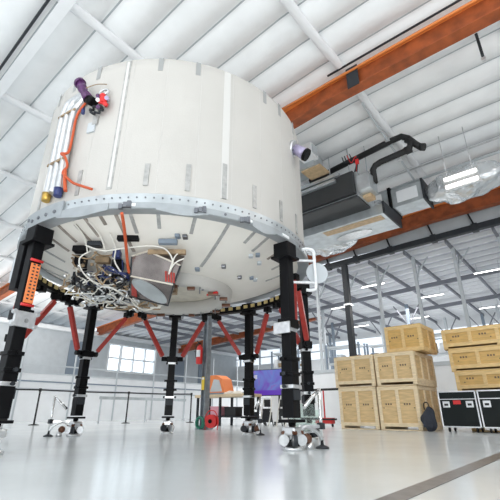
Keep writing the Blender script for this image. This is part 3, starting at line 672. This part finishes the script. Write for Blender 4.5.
# ------------------------------------------------------------------ ducts and pipes under the roof
t = thing('air_handling_unit', 'big silver and charcoal air handling unit hung below the roof girder', 'duct unit', hall(0, 0, -0.28), HA)
def hb(nm, a0, a1, v0, v1, z0, z1, m, bev=.01, par=None):
    b = new(); box(b, a0, a1, v0, v1, z0, z1, bev); return build(nm, b, m, par or t)
hb('unit_casing', -8.4, -4.75, 11.6, 12.9, 7.75, 8.75, 'duct')
hb('dark_panel', -8.3, -4.85, 11.45, 11.6, 7.85, 8.75, 'ductd')
hb('dark_base', -8.35, -4.8, 11.5, 13.0, 7.68, 7.76, 'ductd')
hb('step_frame', -8.4, -5.5, 11.3, 11.45, 8.5, 8.62, 'duct'); hb('step_frame', -8.4, -5.35, 11.35, 11.5, 8.72, 8.85, 'duct')
hb('lower_casing', -8.3, -4.3, 12.6, 14.2, 7.35, 7.75, 'duct'); hb('tan_reflection', -6.9, -4.5, 12.7, 13.1, 7.335, 7.35, 'tanr')  # tan strip paints a reflection onto the casing's silver underside
b = new(); prism(b, [(-6.0 + .75 * math.cos(k * .2618), 13.65 + .3 * math.sin(k * .2618), 7.35) for k in range(24)], [(-6.0 + .75 * math.cos(k * .2618), 13.65 + .3 * math.sin(k * .2618), 7.31) for k in range(24)]); build('service_hatch', b, 'silver', t)
hb('casing_seam', -4.36, -4.28, 12.55, 14.25, 7.33, 7.8, 'dark')
hb('board_end', -4.8, -4.45, 11.9, 12.3, 7.78, 7.95, 'tanr')
hb('end_box', -4.75, -4.3, 11.5, 12.2, 7.9, 8.5, 'duct')
t = thing('intake_duct', 'pale square intake duct with a beige open end, right of the module top', 'duct', hall(0, 0, 0), HA)
hb('intake_box', -7.6, -5.9, 10.6, 11.3, 8.75, 9.35, 'duct'); hb('intake_neck', -6.3, -5.75, 10.2, 10.7, 8.95, 9.45, 'white')
hb('louvre', -5.76, -5.72, 10.28, 10.62, 9.05, 9.38, 'palegrey'); hb('beige_face', -6.5, -5.7, 10.7, 11.4, 8.7, 8.76, 'tanr')
t = thing('branch_duct', 'silver branch duct with black flanges in front of the orange girder', 'duct', hall(0.1, 0, 0.28), HA)
hb('duct_run', -5.0, -3.35, 14.2, 15.1, 7.7, 8.5, 'duct'); hb('black_flange', -4.72, -4.6, 14.1, 15.2, 7.6, 8.6, 'black'); hb('black_flange', -3.42, -3.34, 14.1, 15.2, 7.65, 8.55, 'dark')
hb('hatch_panel', -4.4, -3.6, 14.17, 14.21, 7.85, 8.35, 'white')
def foil_blob(label, c, s, seed):
    random.seed(seed); b = new(); bmesh.ops.create_icosphere(b, subdivisions=4, radius=1, matrix=Matrix.Diagonal((*s, 1)))
    from mathutils import noise as nz_
    for q in b.verts:
        n_ = nz_.noise(q.co * 2.1 + Vector((seed, 0, 0))); q.co += q.co.normalized() * n_ * .22; q.co.x += .05 * nz_.noise(q.co * 6)
    o = build('foil_wrap', b, 'foil', None, hall(*c), HA); tag(o, label, 'foil wrapping'); return o
foil_blob('crumpled foil wrap bulging under the ducts beside the module', (-7.6, 14.6, 7.35), (1.15, .7, .38), 3)
foil_blob('crumpled foil wrap at the left end of the silver branch duct', (-5.4, 14.6, 8.15), (.55, .55, .5), 5)
foil_blob('large crumpled foil wrap around the lit twin-tube lamp', (-1.9, 14.4, 8.2), (1.35, .6, .6), 8)
foil_blob('foil wrap at the right edge under the roof', (.6, 14.9, 8.3), (1.5, .6, .42), 12)
t = thing('tube_lamp', 'lit twin-tube lamp shining in front of the foil wrap', 'lamp', hall(-1.85, 13.3, 7.8), HA)
b = new(); box(b, -.55, .55, .02, .1, -.28, .28, .01); build('lamp_tray', b, 'silver', t)
for z in (-.15, .15): b = new(); tube(b, [(-.5, 0, z), (.5, 0, z)], .055, 12); build('tube', b, 'tube', t)
for s in (-.4, .4): b = new(); tube(b, [(s, .06, .28), (s, .06, 2.0)], .012, 6); build('hanger_wire', b, 'silver', t)
# insulated black pipes
t = thing('insulated_pipe', 'black insulated pipe bending in a loop, upper one beside the duct unit', 'pipe', hall(0, 0, 0), HA)
b = new(); tube(b, [(-6.9, 12, 9.1), (-3.5, 12, 9.42), (-3.15, 12, 9.42), (-2.95, 12, 9.25), (-2.75, 12.1, 8.95), (-2.6, 12.1, 8.75)], .11, 14); build('pipe_run', b, 'blackm', t)
b = new(); tube(b, [(-2.62, 12.1, 8.78), (-2.5, 12.1, 8.72)], .13, 14); build('pipe_cap', b, 'blackm', t)
t = thing('insulated_pipe', 'black insulated pipe dropping down to the duct unit, lower of the two', 'pipe', hall(0, 0, 0), HA)
b = new(); tube(b, [(-4.3, 12, 8.0), (-4.3, 12, 8.55), (-4.2, 12, 8.68), (-4.0, 12, 8.74), (-3.15, 12, 8.78), (-2.95, 12, 8.85), (-2.88, 12, 9.05), (-3.0, 12, 9.2)], .11, 14); build('pipe_run', b, 'blackm', t)
b = new(); tube(b, [(-3.1, 12, 8.78), (-2.9, 12, 8.80)], .14, 14); build('pipe_collar', b, 'blackm', t)
# thin rods and long pipes under the roof
for i, (v, z, r, m, l) in enumerate(((14.1, 9.3, .035, 'silver', 'thin silver sprinkler pipe under the roof, upper of the pair'), (14.6, 9.05, .05, 'palegrey', 'pale sprinkler pipe under the roof, lower of the pair'), (15.6, 8.9, .04, 'bluegrey', 'grey conduit just above the foil wraps'))):
    b = new(); tube(b, [(-8, v, z), (12, v, z + .05)], r, 8); o = build('sprinkler_pipe', b, m, None, None, HA); tag(o, l, 'pipe')
t = thing('hanging_strut', 'pale strut crossing down over the black pipes', 'strut', hall(0, 0, 0), HA)
b = new(); bar(b, (-3.6, 9.9, 9.7), (-3.6, 14.6, 9.0), .06, .06); build('strut_channel', b, 'palegrey', t)
for v, z in ((11.9, 9.45), (13.0, 9.25)): b = new(); box(b, -3.68, -3.52, v - .08, v + .08, z - .08, z + .05, .01); build('strut_clip', b, 'silver', t)
for i, (a, v, z0, l) in enumerate(((-5.2, 12.0, 8.7, 'thin hanger rod above the duct unit, nearest the module'), (-4.6, 12.2, 8.2, 'thin hanger rod at the right end of the duct unit'), (-5.9, 11.8, 8.7, 'thin hanger rod behind the intake duct'), (-.2, 9.6, 8.9, 'chain hanger by the top right corner under the girder'))):
    t = thing('hanger_rod', l, 'rod', hall(a, v, 0), HA); b = new(); tube(b, [(0, 0, z0), (0, 0, 9.9)], .018 if i < 3 else .04, 6); build('rod', b, 'palegrey' if i < 3 else 'dark', t)
    b = new(); box(b, -.05, .05, -.05, .05, z0 - .04, z0 + .04, .01); build('rod_nut', b, 'silver', t)
t = thing('cable_bundle', 'hanging loop of dark cables above the air handling unit', 'cable', hall(-4.95, 11.6, 0), HA)
for i in range(4):
    b = new(); tube(b, smooth_path([(-.3 + .1 * i, 0, 9.3), (-.2 + .12 * i, 0, 9.0 - .05 * i), (.1 + .07 * i, 0, 9.1), (.2, .05, 8.8 - .1 * i), (.05 * i, .1, 8.4)]), .018, 6); build('cable', b, ('dark', 'blackm', 'redb', 'dark')[i], t)
b = new(); box(b, .2, .32, -.04, .04, 8.75, 8.95, .01); build('red_valve', b, 'redb', t)

# ------------------------------------------------------------------ building column, extinguisher, reels
colp = hall(-9.72, 9.35)
t = thing('steel_column', 'dark grey steel column behind the module, carrying the fire extinguisher', 'column', colp, HA)
b = new(); box(b, -.10, .10, -.02, .02, 0, 9.3); box(b, -.10, -.08, -.10, .10, 0, 9.3); box(b, .08, .10, -.10, .10, 0, 9.3); build('column_shaft', b, 'bare', t)
b = new(); box(b, -.2, .2, -.2, .2, 0, .03); build('base_plate', b, 'bare', t)
b = new(); box(b, -.05, .07, -.135, -.12, 1.15, 1.55, .004); tg = build('warning_tag', b, 'yellow', t); b = new(); box(b, -.03, .05, -.14, -.134, 1.47, 1.53); build('tag_header', b, 'white', tg)
cw = Matrix.Rotation(HA, 4, 'Z')
t = thing('fire_extinguisher', 'red fire extinguisher with a white bracket hung on the grey column', 'fire extinguisher', colp + cw @ Vector((-.12, -.22, 1.95)), HA)
b = new(); lathe(b, [(0, 0), (.09, .0), (.105, .03), (.105, .48), (.08, .56), (.03, .6), (.03, .63), (0, .63)], 24); build('cylinder_body', b, 'redb', t)
b = new(); box(b, -.03, .03, -.08, .03, .63, .67); bar(b, (0, 0, .66), (0, -.13, .73), .03, .02); build('valve_handle', b, 'blackm', t)
b = new(); tube(b, smooth_path([(0, -.05, .65), (-.12, -.05, .6), (-.13, -.05, .35), (-.11, -.05, .2)]), .014, 8); build('hose', b, 'blackm', t)
b = new(); lathe(b, [(.108, .22), (.108, .44)], 24, 200, 330); build('white_band', b, 'white', t)
t = thing('cable_reel', 'red and black cable reel on the floor beside the grey column', 'reel', colp + cw @ Vector((.42, -.10, 0)), HA + R(20))
for s in (-1, 1):
    b = new(); tube(b, [(0, s * .07, .24), (0, s * .09, .24)], .19, 24); build('reel_disc', b, 'redb', t)
b = new(); tube(b, [(0, -.07, .24), (0, .07, .24)], .12, 20); build('cable_drum', b, 'blackm', t)
b = new(); tube(b, [(0, -.11, .24), (0, -.09, .24)], .06, 16); build('hub', b, 'black', t)
b = new(); tube(b, smooth_path([(-.2, 0, .0), (-.22, 0, .3), (-.1, 0, .52), (.1, 0, .52), (.22, 0, .3), (.2, 0, 0)]), .016, 8); build('reel_frame', b, 'redb', t)
t = thing('hose_coil', 'green hose coiled on the floor left of the red cable reel', 'hose', colp + cw @ Vector((.12, -.28, 0)), HA)
b = new(); tube(b, [Vector((.15 * math.cos(k / 4), .05 * math.sin(k / 9) , .20 + .16 * math.sin(k / 4))) for k in range(120)], .022, 8); build('hose_loops', b, 'green', t)

# ------------------------------------------------------------------ rope posts on the left
posts = [(-18.4, 3.6), (-18.0, 7.75), (-17.6, 11.8), (-16.3, 14.7)]
plabs = ['black rope post outside the left edge', 'black rope post left of the second support stand', 'black rope post between the second and third support stands', 'black rope post right of the stand behind the module']
for (a, v), l in zip(posts, plabs):
    t = thing('rope_post', l, 'rope post', hall(a, v), HA, 'black rope posts along the barrier')
    b = new(); lathe(b, [(0, 0), (.20, 0), (.20, .02), (.06, .05), (0, .05)], 24); build('round_base', b, 'blackm', t)
    b = new(); tube(b, [(0, 0, .04), (0, 0, 1.35)], .035, 12); build('pole', b, 'blackm', t)
    b = new(); tube(b, [(0, 0, 1.30), (0, 0, 1.42)], .055, 14); build('belt_head', b, 'blackm', t)
for i, l in enumerate(('black belt stretched at the left edge', 'black belt stretched between the two left rope posts', 'black belt stretched to the right rope post')):
    (a0, v0), (a1, v1) = posts[i], posts[i + 1]
    b = new(); n = 8
    pts = [Vector((a0 + (a1 - a0) * k / n, v0 + (v1 - v0) * k / n, 1.36 - .02 * math.sin(math.pi * k / n))) for k in range(n + 1)]
    for p, q in zip(pts, pts[1:]): bar(b, p, q, .01, .06)
    o = build('rope_belt', b, 'blackm', None, None, HA); tag(o, l, 'belt', 'belts between the rope posts')
t = thing('grey_handrail', 'long grey rail standing behind the second support stand', 'rail', hall(-19.0, 9.5), HA)
b = new(); box(b, -.04, .04, 1.6, 7.2, 1.08, 1.22, .01); build('top_rail', b, 'duct', t)
for v in (1.7, 4.4, 7.1): b = new(); box(b, -.03, .03, v - .03, v + .03, 0, 1.1); build('post', b, 'palegrey', t)

# ------------------------------------------------------------------ workbench zone behind the right stands
t = thing('workbench', 'long wooden-topped workbench behind the right rear stand', 'workbench', hall(-12.6, 12.2, 0), HA)
b = new(); box(b, -.6, 2.3, -.1, .8, 1.05, 1.16, .01); build('bench_top', b, 'wood', t)
for x in (-.5, .8, 2.2):
    for y in (0, .7): b = new(); box(b, x - .04, x + .04, y - .04, y + .04, 0, 1.06); build('leg', b, 'dark', t)
b = new(); box(b, -.5, 2.2, 0, .7, .30, .35); build('lower_shelf', b, 'dark', t)
t = thing('orange_machine', 'orange and grey cabinet machine standing on the workbench', 'machine', hall(-12.7, 12.4, 1.16), HA)
b = new()
pr = [(-.45, 0), (.95, 0), (.75, .62), (.45, .78), (-.35, .78), (-.45, .6)]
T = [b.verts.new((x, 0, z)) for x, z in pr]; Bk = [b.verts.new((x, .6, z)) for x, z in pr]; b.faces.new(T); b.faces.new(Bk[::-1])
for i in range(6): b.faces.new((T[i], Bk[i], Bk[(i + 1) % 6], T[(i + 1) % 6]))
build('orange_hood', b, 'orangep', t)
b = new(); pr = [(.10, .12), (.80, .12), (.62, .58), (.30, .62)]
T = [b.verts.new((x, -.012, z)) for x, z in pr]; Bk = [b.verts.new((x, .02, z)) for x, z in pr]; b.faces.new(T); b.faces.new(Bk[::-1])
for i in range(4): b.faces.new((T[i], Bk[i], Bk[(i + 1) % 4], T[(i + 1) % 4]))
build('dark_window', b, 'palegrey', t)
b = new(); box(b, -.42, .9, -.01, .02, .0, .08); build('machine_base', b, 'bluegrey', t)
t = thing('cloth_pile', 'cream cloth heaped on the right end of the workbench top', 'cloth', hall(-11.5, 12.4, 1.16), HA)
b = new(); blob(b, (0, .2, .0), 1, .62, .25, .13, 3); 
for q in b.verts: q.co.z = max(0, q.co.z + .03 * math.sin(q.co.x * 13) * math.cos(q.co.y * 17))
build('cloth_folds', b, 'cream', t)
for (dx, w_, h_, m, nm, l) in ((.15, .62, .36, 'pink', 'storage_bin', 'pink storage bin under the workbench'), (.95, .6, .34, 'blackm', 'storage_bin', 'black storage bin under the workbench beside the pink one')):
    t = thing(nm, l, 'bin', hall(-12.6 + dx, 12.3, .35), HA); b = new(); box(b, 0, w_, 0, .4, 0, h_, .02); build('bin_body', b, m, t); b = new(); box(b, -.015, w_ + .015, -.015, .415, h_ - .04, h_, .006); build('bin_rim', b, m, t)
# display on a wheeled stand
t = thing('display_screen', 'large violet and blue display screen on a wheeled black stand', 'screen', hall(-11.0, 14.3, 0), HA + R(8))
b = new(); box(b, -.80, .80, 0, .08, 1.14, 2.24, .01); build('screen_frame', b, 'dark', t)
b = new(); box(b, -.77, .77, -.006, .002, 1.36, 2.21); build('screen_face', b, 'scr', t)
b = new(); box(b, -.77, .77, -.008, .002, 1.17, 1.37); build('screen_banner', b, mat('deep_violet', (.08, .02, .30), .3, emit=(.10, .03, .45), estr=.5), t)
b = new(); box(b, -.68, -.52, -.012, .0, 1.85, 2.02); build('screen_notice', b, mat('pale_notice', (.7, .7, .9), .4), t)
for x in (-.5, .5):
    b = new(); box(b, x - .03, x + .03, .08, .13, .1, 1.9); build('upright', b, 'blackm', t)
    b = new(); box(b, x - .03, x + .03, -.35, .55, .08, .13); build('stand_foot', b, 'blackm', t)
    for y in (-.32, .52): b = new(); tube(b, [(x - .02, y, .045), (x + .02, y, .045)], .045, 12); build('castor', b, 'blackm', t)
t = thing('photo_frame_rack', 'small dark equipment rack with a white top above the display screen', 'rack', hall(-10.9, 15.6, 0), HA)
b = new(); box(b, -.9, .9, 0, .5, 0, 2.3); build('rack_body', b, 'white', t); b = new(); box(b, -.4, .5, -.02, .02, 2.1, 2.28); build('rack_panel', b, 'dark', t)
b = new(); box(b, -.35, .1, .1, .4, 2.3, 2.8, .02); build('rack_top_box', b, 'palegrey', t)
# folded chairs, white and black, beside the bench
for i, (a, v, l) in enumerate(((-10.0, 12.9, 'folded white and black chair beside the workbench, left one'), (-9.45, 13.2, 'folded white and black chair beside the workbench, right one'))):
    t = thing('folded_chair', l, 'chair', hall(a, v, 0), HA, 'folded chairs by the workbench')
    for s in (-1, 1):
        b = new(); tube(b, smooth_path([(s * .20, -.15, .0), (s * .21, 0, .5), (s * .18, .08, .92), (s * .1, .1, 1.0)]), .024, 8); build('frame_side', b, 'wire', t)
        b = new(); tube(b, [(s * .17, .2, .0), (s * .17, 0, .62)], .02, 8); build('leg', b, 'dark', t)
    b = new(); box(b, -.15, .15, -.02, .02, .35, .62, .02); build('seat', b, 'blackm', t); b = new(); box(b, -.15, .15, .04, .07, .68, .95, .02); build('backrest', b, 'blackm', t)
t = thing('tool_cart', 'low dark cart standing under the display screen', 'cart', hall(-10.8, 13.4, 0), HA)
b = new(); box(b, -.5, .4, 0, .4, .12, .5, .01); build('cart_body', b, 'dark', t)
for x in (-.42, .32): b = new(); tube(b, [(x - .02, .05, .05), (x + .02, .05, .05)], .05, 12); build('castor', b, 'blackm', t)
b = new(); tube(b, [(.42, .1, .5), (.52, .1, .9), (.3, .1, .95)], .018, 8); build('cart_handle', b, 'silver', t)
# red stanchion with tray left of the crates
t = thing('red_stanchion', 'thin red post with a red and black base left of the crates', 'post', hall(-8.1, 14.0, 0), HA)
b = new(); tube(b, [(0, 0, .1), (0, 0, 1.25)], .028, 10); build('pole', b, 'redb', t); b = new(); box(b, -.35, .35, -.12, .12, .10, .3, .02); build('tray', b, 'redb', t)
b = new(); box(b, -.42, .42, -.15, .15, .22, .28, .01); build('tray_rim', b, 'blackm', t)
for x in (-.3, .3): b = new(); tube(b, [(x - .02, 0, .05), (x + .02, 0, .05)], .05, 12); build('castor', b, 'blackm', t)
t = thing('barrier_rail', 'black horizontal rail on posts behind the clear shield', 'rail', hall(-10.6, 15.5, 0), HA)
b = new(); box(b, 0, 3.9, -.03, .03, 1.33, 1.42, .006); build('top_rail', b, 'blackm', t)
for x in (.1, 3.8): b = new(); box(b, x - .03, x + .03, -.03, .03, 0, 1.35); build('post', b, 'blackm', t)
for i, (a, v, l) in enumerate(((-8.3, 20.6, 'lit strip lamp nearest the black post under the storage bay roof'), (-11.9, 23.6, 'lit strip lamp left of the black post under the storage bay roof'), (-6.5, 25.2, 'lit strip lamp above the middle crates, deep in the bay'), (-2.9, 22.6, 'lit strip lamp above the golden crates in the storage bay'), (-9.0, 30.5, 'farthest lit strip lamp in the middle of the storage bay'), (-13.5, 30.0, 'far lit strip lamp behind the nearest right stand'), (-4.4, 31.0, 'far lit strip lamp between the crate stacks'))):
    t = thing('strip_lamp', l, 'lamp', hall(a, v, zf(a) - .75), HA)
    b = new(); box(b, -.7, .7, -.07, .07, .0, .06, .01); build('lamp_housing', b, 'palegrey', t)
    b = new(); box(b, -.66, .66, -.05, .05, -.03, .0); build('tube', b, 'tube', t)
    for x in (-.5, .5): b = new(); tube(b, [(x, 0, .05), (x, 0, .5)], .01, 6); build('hanger_wire', b, 'palegrey', t)
# storage shelving deep in the bay
random.seed(5)
shelf = [(-16.9, 22.5, 'tall white shelving unit farthest left in the storage bay'), (-12.6, 22.5, 'tall shelving unit seen right of the nearest right stand'), (-10.3, 23.5, 'tall shelving unit behind the black post'), (-7.4, 22.0, 'tall shelving unit seen over the middle crates'), (-18.5, 25.5, 'shelving unit seen above the violet screen'), (-4.6, 23.2, 'shelving unit between the crate stacks')]
where = ['shelving farthest left', 'shelving right of the nearest right stand', 'shelving behind the black post', 'shelving above the middle crates', 'shelving above the violet screen', 'shelving between the crate stacks']
for i, (a, v, l) in enumerate(shelf):
    t = thing('storage_shelf', l, 'shelf', hall(a, v, 0), HA)
    for x in (0, 2.2):
        for y in (0, .8): b = new(); box(b, x - .05, x + .05, y - .05, y + .05, 0, 4.4); build('upright', b, 'bluegrey', t)
    for z in (1.4, 2.3, 3.2, 4.2):
        b = new(); box(b, 0, 2.2, 0, .8, z, z + .09); sh = build('shelf_board', b, 'palegrey', t)
    for z in (2.39, 3.29):
        x = .1; n_ = 0
        while x < 1.8:
            n_ += 1
            w_ = random.uniform(.25, .5); h_ = random.uniform(.25, .6); o = new(); box(o, x, x + w_, .1, .7, 0, h_, .01)
            cm = random.choice(['white', 'palegrey', 'bluegrey', 'white', 'tan']); q = build('carton', o, cm, None, hall(a, v, z), HA)
            tag(q, '%s carton, %s on the %s board, %s' % ({'white': 'white', 'palegrey': 'pale grey', 'bluegrey': 'dark blue-grey', 'tan': 'brown'}[cm], ['first', 'second', 'third', 'fourth', 'fifth', 'sixth'][n_ - 1], 'lower' if z < 3 else 'upper', where[i]), 'carton', 'cartons on the storage bay shelves'); x += w_ + random.uniform(.05, .25)
